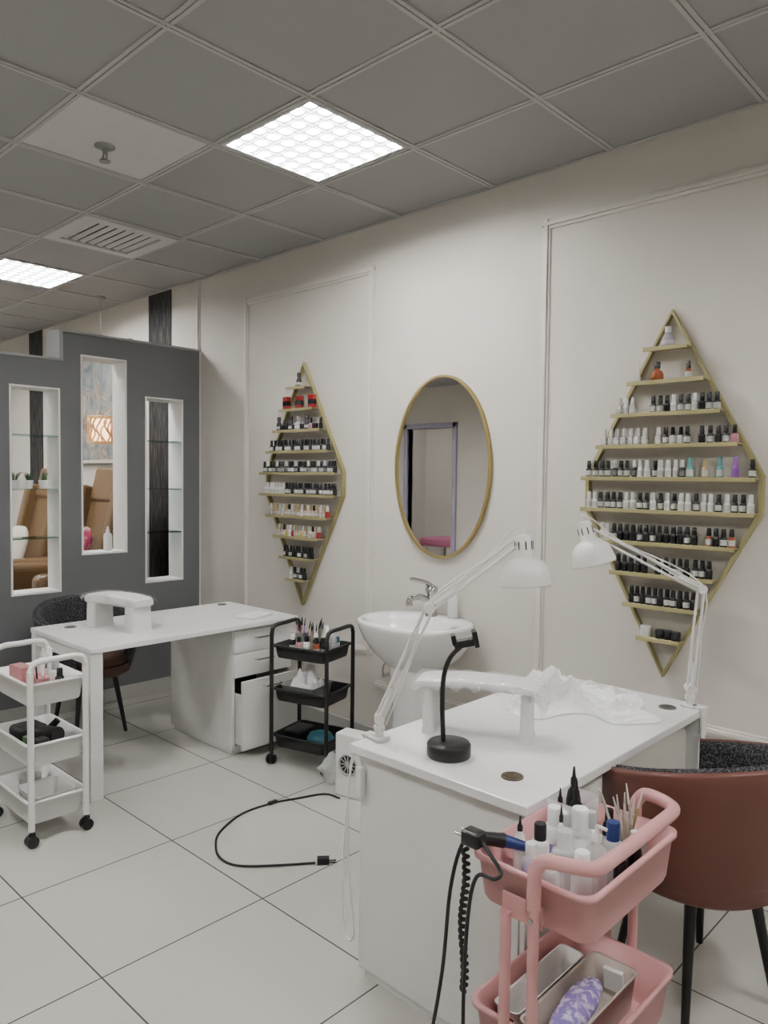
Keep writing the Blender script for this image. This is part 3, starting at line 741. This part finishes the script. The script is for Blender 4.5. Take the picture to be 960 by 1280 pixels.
# ---------------------------------------------------------------- chairs
def chair(loc, rz, label, outer, sc=1.0):
    r = empty('tub_chair', loc, (0,0,rz)); tag(r,label,'chair','tub chairs at the manicure desks'); r.scale=(sc,sc,1.0)
    A = math.radians(140); lm = M_leather if outer is M_leather else M_brown
    def top(th):
        c = (math.cos(th)+1)/2
        return 0.665 + 0.14*c**1.2
    def pt(th, k, off):
        zt = top(th)
        z = 0.40 + (zt-0.40)*k
        rad = 0.235 + 0.075*k**0.8 + off
        return (-rad*math.cos(th)*0.98, rad*math.sin(th), z)
    def loops(off_o, off_i, k0, k1, dz=0):
        L=[]
        for i in range(41):
            th=-A+2*A*i/40
            l=[]
            for j in range(9): l.append(pt(th,k0+(k1-k0)*j/8,off_o))
            m = Vector(pt(th,k1,(off_o+off_i)/2)); l.append((m.x,m.y,m.z+0.012))
            for j in range(9): l.append(pt(th,k1-(k1-k0)*j/8,off_i))
            L.append(l)
        return L
    G().loft(loops(0.012,-0.006,0,1)).obj('backrest_shell',outer,r)
    G().lathe([(0.15,0.365),(0.225,0.372),(0.249,0.39),(0.252,0.44)],seg=40).obj('seat_shell',lm,r)
    G().loft(loops(-0.0065,-0.045,0.15,1.005)).obj('backrest_padding',M_tweed,r)
    G().lathe([(0.2,0.42),(0.235,0.43),(0.245,0.455),(0.235,0.485),(0.18,0.495),(0.01,0.498)],seg=40).obj('seat',M_tweed if outer is M_leather else lm,r)
    for a in (45,135,225,315):
        a=math.radians(a); c,s=math.cos(a),math.sin(a)
        G().tube([(0.15*c,0.15*s,0.385),(0.225*c,0.225*s,0.0005)],[0.018,0.011],seg=12,n=1).obj('leg',M_blackm,r)
chair((-4.52,2.10,0),math.radians(0),'tub chair with black tweed back and brown leather seat',M_tweed)
chair((-0.88,2.385,0),math.radians(151),'terracotta leather tub chair with black tweed padding',M_leather,1.05)

# ---------------------------------------------------------------- trolleys
def tray(w,d,h,z,r0=0.03,t=0.004):
    g=G(); g.loft([rrect(w*0.93,d*0.9,r0,z),rrect(w*0.95,d*0.93,r0,z+0.01),rrect(w,d,r0,z+h),rrect(w+0.012,d+0.012,r0,z+h),rrect(w+0.012,d+0.012,r0,z+h-0.008),rrect(w+0.014,d+0.014,r0,z+h-0.008),rrect(w+0.014,d+0.014,r0,z+h+0.003),rrect(w-0.008,d-0.008,r0,z+h+0.003),rrect(w*0.94,d*0.91,r0,z+0.012),rrect(w*0.9,d*0.86,r0,z+t)])
    return g
def caster(r,x,y,m):
    o=G(); o.tube([(x-0.02,y-0.0,0.026),(x-0.005,y,0.026)],0.0255,seg=18,n=1); o.tube([(x+0.005,y,0.026),(x+0.02,y,0.026)],0.0255,seg=18,n=1)
    o.box((x,y,0.045),(0.008,0.03,0.03)); o.cyl((x,y,0.05),0.008,0.03,seg=10); o.obj('caster',m,r)
def trolley(loc, rz, w, d, H, trays, th, m, label, post=0.0115):
    r=empty('utility_cart',loc,(0,0,rz)); tag(r,label,'trolley')
    for s in (-1,1):
        x=s*(w/2+0.012); yy=d/2-0.005; k=0.05
        g=G(); g.tube([(x,-yy,0.07),(x,-yy,H*0.5),(x,-yy,H-k-0.01),(x,-yy,H-k),(x,-yy+0.012,H-0.012),(x,-yy+k,H),(x,0,H),(x,yy-k,H),(x,yy-0.012,H-0.012),(x,yy,H-k),(x,yy,H-k-0.01),(x,yy,H*0.5),(x,yy,0.07)],post,n=4,seg=12)
        g.obj('frame_tube',m,r)
        for q in (-1,1): caster(r,x,q*yy,M_black)
    for z in trays: tray(w,d,th,z).obj('tray',m,r)
    return r
WT = trolley((-3.465,1.375,0),0,0.39,0.25,0.80,(0.60,0.335,0.085),0.10,M_wplast,'white three-tier metal cart filled with nail supplies',0.0135)
WX,WYY = 0.0,-0.035
BX,BY,BR = -3.155,2.75,math.radians(15)
BT = trolley((BX,BY,0),BR,0.34,0.28,0.775,(0.60,0.36,0.10),0.07,M_blackm,'black three-tier metal cart with nail supplies beside the sink')

r = empty('utility_cart',(-0.8625,1.59,0)); tag(r,'pink three-tier metal cart with a tubular push handle','trolley')
for z in (0.635,0.285,0.06): tray(0.295,0.44,0.11,z,0.035).obj('tray',M_pink,r)
for s in (-1,1):
    y=s*0.24
    g=G()
    for x in (0.03,-0.04): g.tube([(x,y,0.07),(x,y,0.45 if x<0 else 0.70)],0.0125,n=1,seg=12)
    if s==-1: g.tube([(-0.04,y,0.45),(-0.04,y,0.66)],0.0125,n=1,seg=12)
    g.box((-0.005,s*0.229,0.67),(0.1,0.006,0.05)); g.box((-0.005,s*0.229,0.33),(0.1,0.006,0.04))
    g.obj('frame_tube',M_pink,r)
    for x in (0.10,-0.10): caster(r,x,s*0.2,M_black)
    g=G(); g.tube([(-0.11,s*0.2,0.078),(0.11,s*0.2,0.078)],0.01,n=1); g.obj('axle_bar',M_pink,r)
    R=Matrix.Rotation(math.radians(90),4,'X'); G().cyl((0.03,s*0.252+0.004,0.67),0.006,0.008,M=R,seg=12).obj('screw',M_chrome,r)
yy=0.24
g=G(); g.tube([(0.03,-yy,0.69),(0.03,-yy,0.75),(0.032,-yy,0.775),(0.05,-yy+0.003,0.80),(0.08,-yy+0.01,0.805),(0.12,-yy+0.025,0.805),(0.148,-yy+0.05,0.805),(0.152,-0.1,0.805),(0.152,0.1,0.805),(0.148,yy-0.05,0.805),(0.12,yy-0.02,0.805),(0.08,yy-0.005,0.805),(0.05,yy,0.80),(0.032,yy,0.775),(0.03,yy,0.75),(0.03,yy,0.69)],0.0155,n=5,seg=14)
g.obj('push_handle',M_pink,r)

# items in the pink cart
pz=0.6405
def cup(loc, rad, h, m, label, name='plastic_cup', group=None, cat='cup'):
    o=G().lathe([(rad*0.85,0),(rad,h),(rad*1.03,h+0.001),(rad*0.96,h),(rad*0.8,0.004)],seg=24).obj(name,m,None,loc); tag(o,label,cat,group); return o
def stick(p,q,r0,m,label,name,cat,group=None,tip=None):
    p=Vector(p);q=Vector(q); e=empty(name,p); tag(e,label,cat,group); d=q-p
    G().tube([(0,0,0),tuple(d*0.75)],[r0,r0*0.8],seg=8,n=1).obj('handle',m,e)
    G().tube([tuple(d*0.752),tuple(d)],[r0*0.9,r0*0.4],seg=8,n=1).obj('tip',tip or M_black,e)
o=G().loft([rrect(0.085,0.11,0.01,0),rrect(0.09,0.115,0.01,0.15),rrect(0.088,0.113,0.01,0.15),rrect(0.082,0.104,0.01,0.004)]).obj('organizer_box',M_glassclear,None,(-0.945,1.71,pz)); tag(o,'clear acrylic organizer box in the pink cart','organizer')
pump_bottle((-0.955,1.73,pz+0.005),0.215,0.019,M_black,M_black,'slim black dropper bottle standing in the organizer',False,'liquid_bottle')
pump_bottle((-0.925,1.69,pz+0.005),0.20,0.018,M_black,M_black,'slim black dropper bottle beside another',False,'liquid_bottle')
pump_bottle((-0.965,1.68,pz+0.005),0.17,0.014,BLK,BLK,'short black dropper bottle in the organizer',False,'liquid_bottle')
flip_bottle((-0.865,1.60,pz),0.18,0.03,M_glassclear,M_wplast,'clear bottle with a wide white cap in the pink cart',M_wplast)
pump_bottle((-0.80,1.56,pz),0.175,0.027,M_glassclear,M_wplast,'clear pump bottle in the pink cart',True)
flip_bottle((-0.93,1.595,pz),0.165,0.027,M_wplast,M_wplast,'white flip-top lotion bottle in the pink cart',M_purple)
flip_bottle((-0.865,1.53,pz),0.15,0.03,M_glassclear,M_glassclear,'clear bottle with a clear cap in the pink cart')
flip_bottle((-0.80,1.495,pz),0.135,0.026,M_glassclear,M_wplast,'squat clear bottle with a white cap in the pink cart')
flip_bottle((-0.795,1.63,pz),0.16,0.024,M_glassclear,M_blue,'clear bottle with a dark blue cap in the pink cart',M_wplast)
flip_bottle((-0.755,1.59,pz),0.13,0.016,BLK,BLK,'small black bottle with a black cap in the pink cart')
flip_bottle((-0.755,1.66,pz),0.14,0.017,BLK,WHT,'small black bottle with a white cap in the pink cart')
flip_bottle((-0.93,1.53,pz),0.145,0.022,M_wplast,M_blackm,'white bottle with a black cap in the pink cart',RED)
flip_bottle((-0.92,1.475,pz),0.12,0.02,M_glassclear,M_wplast,'small clear bottle with a white cap in the pink cart',M_purple)
flip_bottle((-0.86,1.46,pz),0.115,0.024,M_glassclear,M_wplast,'short clear jar bottle in the pink cart')
pump_bottle((-0.967,1.50,pz),0.16,0.015,M_wplast,M_black,'white squeeze tube with a black pointed cap',False,'squeeze_bottle')
pump_bottle((-0.895,1.565,pz),0.19,0.011,M_wplast,M_black,'thin white bottle with a black nozzle',False,'squeeze_bottle')
flip_bottle((-0.87,1.665,pz),0.15,0.02,M_wplast,M_greyp,'white bottle with a grey cap in the pink cart')
flip_bottle((-0.865,1.75,pz),0.13,0.016,BLK,BLK,'black bottle with a white label in the pink cart',LAB)
cup((-0.80,1.735,pz),0.042,0.09,M_glassclear,'clear cup of nail files in the pink cart')
random.seed(12)
for k in range(14):
    bx=-0.80+random.uniform(-0.022,0.022); by=1.735+random.uniform(-0.022,0.022)
    stick((bx,by,pz+0.01),(bx+random.uniform(-0.06,0.03),by+random.uniform(-0.06,0.04),pz+0.17+random.uniform(0,0.03)),0.004,[M_beige,M_brass,M_cream,M_chrome][k%4],'thin nail tool standing in the pink cart',['nail_file','nail_brush'][k%2],'nail tool','nail tools standing in the pink cart',[M_beige,M_cream][k%2])
r=empty('nail_drill',(-0.985,1.415,0.757)); tag(r,'black and blue electric nail drill handpiece on the cart edge','nail drill')
G().tube([(-0.03,-0.015,0.01),(0.01,0.03,0.0)],[0.014,0.017],n=1,seg=14).obj('grip',M_black,r); G().tube([(0.01,0.03,0.0),(0.05,0.062,-0.012)],[0.015,0.011],n=1,seg=14).obj('handpiece',M_blue,r)
G().tube([(-0.03,-0.015,0.01),(-0.05,-0.05,0.0),(-0.06,-0.08,-0.10),(-0.08,-0.08,-0.30),(-0.11,-0.09,-0.5),(-0.17,-0.08,-0.752),(-0.24,-0.16,-0.752),(-0.30,-0.3,-0.752)],0.0045,seg=8).obj('cable',M_black,r)
r=empty('power_plug',(-1.0,1.36,0.785)); tag(r,'black mains plug and cable hanging over the pink cart','plug')
G().box((0,0,0),(0.05,0.04,0.036)).obj('plug_body',M_black,r,bev=0.008,seg=3)
g=G(); g.tube([(-0.02,0.012,0),(-0.045,0.015,0)],0.0025,n=1,seg=6); g.tube([(-0.02,-0.012,0),(-0.045,-0.01,0)],0.0025,n=1,seg=6); g.obj('pin',M_chrome,r)
G().tube([(0.02,0,0),(0.06,-0.02,-0.01),(0.10,-0.035,-0.03),(0.09,-0.045,-0.045),(0.04,-0.04,-0.06),(0.025,-0.05,-0.15),(0.02,-0.055,-0.35),(0.03,-0.06,-0.6),(0.05,-0.07,-0.77),(0.03,-0.2,-0.78)],0.0045,seg=8).obj('cable',M_black,r)
pts=[]
for i in range(200):
    t=i/199; a=t*2*pi*20; rr=0.0055
    pts.append((-1.033+rr*math.cos(a)+0.005*math.sin(t*9),1.372+rr*math.sin(a),0.745-0.34*t))
o=G().tube(pts,0.0052,seg=6,n=2).obj('coiled_cord',M_dark); tag(o,'dark coiled cord hanging from the edge of the pink cart','cord')
z2=0.2905
o=G().loft([rrect(0.11,0.33,0.02,0),rrect(0.12,0.35,0.02,0.085),rrect(0.128,0.358,0.02,0.087),rrect(0.112,0.342,0.02,0.085),rrect(0.102,0.322,0.02,0.004)]).obj('storage_basket',M_beige,None,(-0.845,1.59,z2)); tag(o,'beige plastic storage basket on the cart tray','basket')
g=G(); g.loft([rrect(0.06,0.29,0.015,0),rrect(0.066,0.31,0.015,0.08),rrect(0.072,0.316,0.015,0.082),rrect(0.06,0.304,0.015,0.08),rrect(0.054,0.282,0.015,0.004)])
for i in range(8):
    for j in range(2): g.box((-0.032,-0.125+0.035*i,0.035+0.022*j),(0.003,0.018,0.01),1); 
for i in range(2):
    for j in range(2): g.box((-0.013+0.026*i,-0.150,0.035+0.022*j),(0.014,0.006,0.01),1)
o=g.obj('slotted_basket',[M_wplast,M_dark],None,(-0.952,1.585,z2)); tag(o,'white slotted plastic basket on the cart tray','basket')
def pch(u,v):
    a=2*pi*u; k=(math.sin(pi*min(1,max(0,v))))**0.35
    return (0.038*k*math.cos(a)*(1+0.15*noise.noise(Vector((math.cos(a)*2,math.sin(a)*2,v*9)))), -0.11+0.22*v, 0.03+0.026*k*math.sin(a)*(1+0.3*noise.noise(Vector((math.cos(a)*3,math.sin(a)*3,v*11)))))
o=G().sheet(pch,32,40).obj('printed_pouch',M_purpat,None,(-0.845,1.57,z2+0.035),(0.1,0,0.06)); tag(o,'purple printed plastic pouch in the beige basket','pouch')
o=G().box((0,0,0.03),(0.05,0.012,0.06)).obj('product_box',M_wplast,None,(-0.83,1.73,z2+0.035),(0.2,0,0.1),bev=0.002); tag(o,'small white card box in the beige basket','box')
o=G().loft([rrect(0.03,0.13,0.008,0),rrect(0.035,0.14,0.008,0.03)]).obj('tissue_pack',M_cloth,None,(-0.755,1.50,z2)); tag(o,'white tissue pack on the cart tray','tissue pack')

# items in the white cart
wz=0.605
def W_(x,y,z): return (x+WX,y+WYY,z)
flip_bottle(W_(-3.41,1.46,wz),0.15,0.024,M_wplast,M_greyp,'white bottle with a grey cap standing in the white cart')
pump_bottle(W_(-3.56,1.465,wz),0.18,0.025,M_wplast,M_wplast,'white pump bottle standing in the white cart',True)
pump_bottle(W_(-3.48,1.465,wz),0.20,0.023,M_glassclear,M_wplast,'clear spray bottle in the white cart',True,'spray_bottle')
o=G().box((0,0,0.06),(0.12,0.06,0.12)).obj('tissue_box',bm('pink_card',(0.52,0.23,0.24)),None,W_(-3.55,1.365,wz),(0,0,0.1),bev=0.004); tag(o,'pink cardboard box in the white cart','box')
o=G().box((0,0,0.055),(0.09,0.05,0.11)).obj('wipes_pack',bm('coral_card',(0.5,0.18,0.17)),None,W_(-3.425,1.37,wz),(0,0,-0.1),bev=0.01); tag(o,'coral pack of wipes in the white cart','pack')
cup(W_(-3.345,1.375,wz),0.030,0.10,M_pink,'pink plastic cup in the white cart')
stick(W_(-3.345,1.375,wz+0.01),W_(-3.35,1.40,wz+0.18),0.005,M_pink,'pink-handled nail brush leaning in a cup','nail_brush','nail tool')
stick(W_(-3.350,1.362,wz+0.01),W_(-3.365,1.355,wz+0.17),0.005,M_black,'black-handled nail brush leaning in a cup','nail_brush','nail tool')
flip_bottle(W_(-3.34,1.45,wz),0.13,0.02,BLK,BLK,'small black bottle in the white cart',LAB)
o=G().box((0,0,0.05),(0.14,0.13,0.10)).obj('black_case',M_black,None,W_(-3.565,1.40,0.34),(0,0,0.1),bev=0.02,seg=3); tag(o,'black zipped case on the middle tray','case')
r=empty('hair_dryer',W_(-3.41,1.43,0.41)); tag(r,'small black handheld dryer lying on the middle tray','dryer')
G().tube([(-0.055,-0.02,0),(0.06,0.015,0.02)],[0.045,0.036],n=1,seg=18).obj('barrel',M_black,r); G().tube([(-0.02,0,0.02),(0.0,0.04,0.07)],[0.018,0.015],n=1,seg=12).obj('handle',M_black,r)
o=G().box((0,0,0.05),(0.055,0.06,0.10)).obj('dark_box',M_dark,None,W_(-3.335,1.36,0.34),(0,0,0.1),bev=0.006); tag(o,'small dark box on the middle tray','box')
o=G().box((0,0,0.045),(0.04,0.035,0.09)).obj('green_box',bm('green_card',(0.06,0.15,0.06)),None,W_(-3.43,1.345,0.34),(0,0,0.1),bev=0.006); tag(o,'small green box on the middle tray','box')
g=G(); g.loft([rrect(0.19,0.16,0.02,0),rrect(0.20,0.18,0.02,0.10),rrect(0.208,0.188,0.02,0.102),rrect(0.192,0.172,0.02,0.10),rrect(0.18,0.15,0.02,0.004)])
for i in range(7):
    for j in range(3): g.box((-0.075+0.025*i,-0.087,0.035+0.02*j),(0.009,0.006,0.009),1)
for i in range(6):
    for j in range(3): g.box((0.0985,-0.06+0.024*i,0.035+0.02*j),(0.006,0.009,0.009),1)
o=g.obj('perforated_basket',[M_wplast,M_greyp],None,W_(-3.395,1.41,0.09)); tag(o,'white perforated plastic basket on the lower tray','basket')
cup(W_(-3.58,1.41,0.09),0.05,0.10,M_wplast,'white plastic pot on the lower tray','plastic_pot')

# items in the black cart
Rb=Matrix.Translation((BX,BY,0))@Matrix.Rotation(BR,4,'Z')
def L(x,y,z): return tuple(Rb@Vector((x,y,z)))
bz=0.605
cup(L(-0.11,0.05,bz),0.035,0.11,M_greyp,'grey cup holding nail brushes in the black cart')
cup(L(-0.035,0.07,bz),0.03,0.10,M_beige,'beige cup holding nail files in the black cart')
random.seed(5)
for k in range(14):
    cx,cy=((-0.11,0.05),(-0.035,0.07))[k%2]
    a=random.uniform(-0.015,0.015);b=random.uniform(-0.015,0.015)
    stick(L(cx+a,cy+b,bz+0.01),L(cx+a*2.8,cy+b*2.8,bz+0.18+random.uniform(-0.02,0.02)),0.005,[M_purple,M_beige,M_pink,M_chrome][k%4],'slim nail brush standing in a cup','nail_brush','nail tool','nail brushes in the black cart')
for k,(x,y,h) in enumerate(((0.0,-0.06,0.12),(0.035,-0.02,0.13),(0.075,0.03,0.16),(0.11,-0.05,0.12),(0.04,0.08,0.16),(-0.05,-0.06,0.11),(0.07,-0.07,0.12),(-0.10,-0.05,0.12),(0.12,0.03,0.15),(0.10,0.09,0.14))):
    flip_bottle(L(x,y,bz),h,0.019,[M_wplast,BLK,M_wplast,BLK,M_wplast,M_pink,AMB,BLK,M_glassclear,M_teal][k],[M_black,M_wplast,M_wplast,M_black,M_wplast,M_black,M_black,M_wplast,M_wplast,M_wplast][k],'small lotion bottle on the top tray of the black cart',LAB,'liquid_bottle','small bottles on the black cart')
o=G().loft([rrect(0.2,0.18,0.02,0),rrect(0.22,0.20,0.02,0.08),rrect(0.228,0.208,0.02,0.082),rrect(0.212,0.192,0.02,0.08),rrect(0.19,0.17,0.02,0.004)]).obj('storage_bin',M_greyp,None,L(-0.03,-0.01,0.365),(0,0,BR)); tag(o,'grey plastic bin holding a crumpled cloth','bin')
g=G()
g.sheet(lambda u,v:((u-0.5)*0.18,(v-0.5)*0.16,0.01+0.13*max(0,1-(2*u-1)**2)**0.7*max(0,1-(2*v-1)**2)**0.7*(0.8+0.8*noise.noise(Vector((u*5,v*5,2))))),30,30)
o=g.obj('folded_towel',M_cloth,None,L(-0.03,-0.01,0.40),(0,0,BR)); tag(o,'crumpled white towel in the grey bin','towel')
o=G().lathe([(0.02,0),(0.06,0.01),(0.07,0.045),(0.055,0.075),(0.02,0.09)],sx=1.1,seg=28).obj('hand_rest',M_teal,None,L(0.07,-0.02,0.105),(0,0,0.6)); tag(o,'teal rounded hand rest on the bottom tray','hand rest')
o=G().box((0,0,0.04),(0.11,0.16,0.08)).obj('black_box',M_black,None,L(-0.085,0,0.105),(0,0,BR),bev=0.01); tag(o,'black box on the bottom tray','box')

# ---------------------------------------------------------------- dust collector, bag, floor cable
r=empty('nail_dust_collector',(-2.60,2.62,0),(0,0,math.radians(12))); tag(r,'white box-shaped nail dust collector with a round fan on the floor','dust collector')
G().b2((-0.15,-0.05,0.002),(0.15,0.05,0.32)).obj('casing',M_wplast,r,bev=0.008)
g=G(); R=Matrix.Rotation(math.radians(90),4,'X')
g.lathe([(0.055,0.0505),(0.055,0.058),(0.048,0.058),(0.048,0.0505)],(-0.07,0,0.17),24,0,R)
for k in range(6): g.box((-0.07,-0.054,0.17),(0.09,0.003,0.004),0,Matrix.Rotation(k*pi/6,4,'Y'))
g.obj('fan_grille',M_greyp,r)
G().cyl((-0.07,0,0.17),0.046,0.052,M=R).obj('fan',M_dark,r)
g=G()
def bagf(u,v):
    a=2*pi*u; rr=0.05*math.sin(pi*min(0.999,v*0.9+0.08))*(1+0.6*noise.noise(Vector((math.cos(a)*2,math.sin(a)*2,v*5))))
    return (rr*math.cos(a),rr*math.sin(a),0.002+0.17*v)
g.sheet(bagf,28,14); o=g.obj('plastic_bag',M_glassclear,None,(-2.85,2.62,0)); tag(o,'crumpled translucent white plastic bag on the floor','bag')
r=empty('power_cable',(-2.77,2.50,0.006)); tag(r,'black power cable with a plug snaking across the tiled floor','cable')
W=[(-2.68,2.52),(-2.77,2.50),(-2.83,2.36),(-2.87,2.25),(-2.88,2.08),(-2.80,1.90),(-2.70,1.81),(-2.60,1.765),(-2.50,1.78),(-2.40,1.88),(-2.29,2.02)]
G().tube([(x+2.77,y-2.50,0) for x,y in W],0.005,seg=8).obj('cable',M_black,r)
g=G(); g.box((-2.27+2.77,2.045-2.50,0.008),(0.05,0.03,0.026),0,Matrix.Rotation(0.85,4,'Z')); g.tube([(0.515,-0.44,0.008),(0.535,-0.415,0.008)],0.003,n=1,seg=6); g.tube([(0.53,-0.45,0.008),(0.55,-0.425,0.008)],0.003,n=1,seg=6)
g.obj('plug',M_black,r,bev=0.004)
G().box((-0.10,-0.25,0.004),(0.02,0.05,0.016)).obj('switch',M_black,r,bev=0.004)

r=empty('water_valve',(-2.98,WY-0.03,0.45)); tag(r,'chrome angle valve with a short hose on the wall','valve')
G().tube([(0,0.02,0),(0,-0.03,0)],0.012,n=1).obj('valve_body',M_chrome,r)
G().tube([(0,-0.02,0.0),(0.0,-0.03,0.04),(0.01,-0.02,0.08)],0.006).obj('hose',M_chrome,r)

r=empty('massage_bed',(-7.9,-3.95,0)); tag(r,'massage bed with a pink cover in the side room','bed')
G().box((0,0,0.5),(1.5,0.65,0.14)).obj('mattress',M_pinkcloth,r,bev=0.04,seg=3)
for x in (-0.65,0.65):
    for y in (-0.25,0.25): G().box((x,y,0.215),(0.06,0.06,0.43)).obj('leg',M_white,r)

# ---------------------------------------------------------------- camera and world
cam=bpy.data.cameras.new('camera'); co=bpy.data.objects.new('camera',cam); C.objects.link(co)
Rr=Vector((0.7242,0.6893,0.01116)); U=Vector((-0.0389,0.0247,0.9988)); B=Vector((0.6883,-0.7240,0.0447))
mw=Matrix(((Rr.x,U.x,B.x,0),(Rr.y,U.y,B.y,0),(Rr.z,U.z,B.z,1.6),(0,0,0,1)))
co.matrix_world=mw; cam.lens=938/1280*36; cam.sensor_width=36; cam.sensor_fit='AUTO'; cam.clip_start=0.05
bpy.context.scene.camera=co
w=bpy.data.worlds.new('world'); bpy.context.scene.world=w; w.use_nodes=True
w.node_tree.nodes['Background'].inputs[0].default_value=(0.6,0.65,0.7,1); w.node_tree.nodes['Background'].inputs[1].default_value=0.3
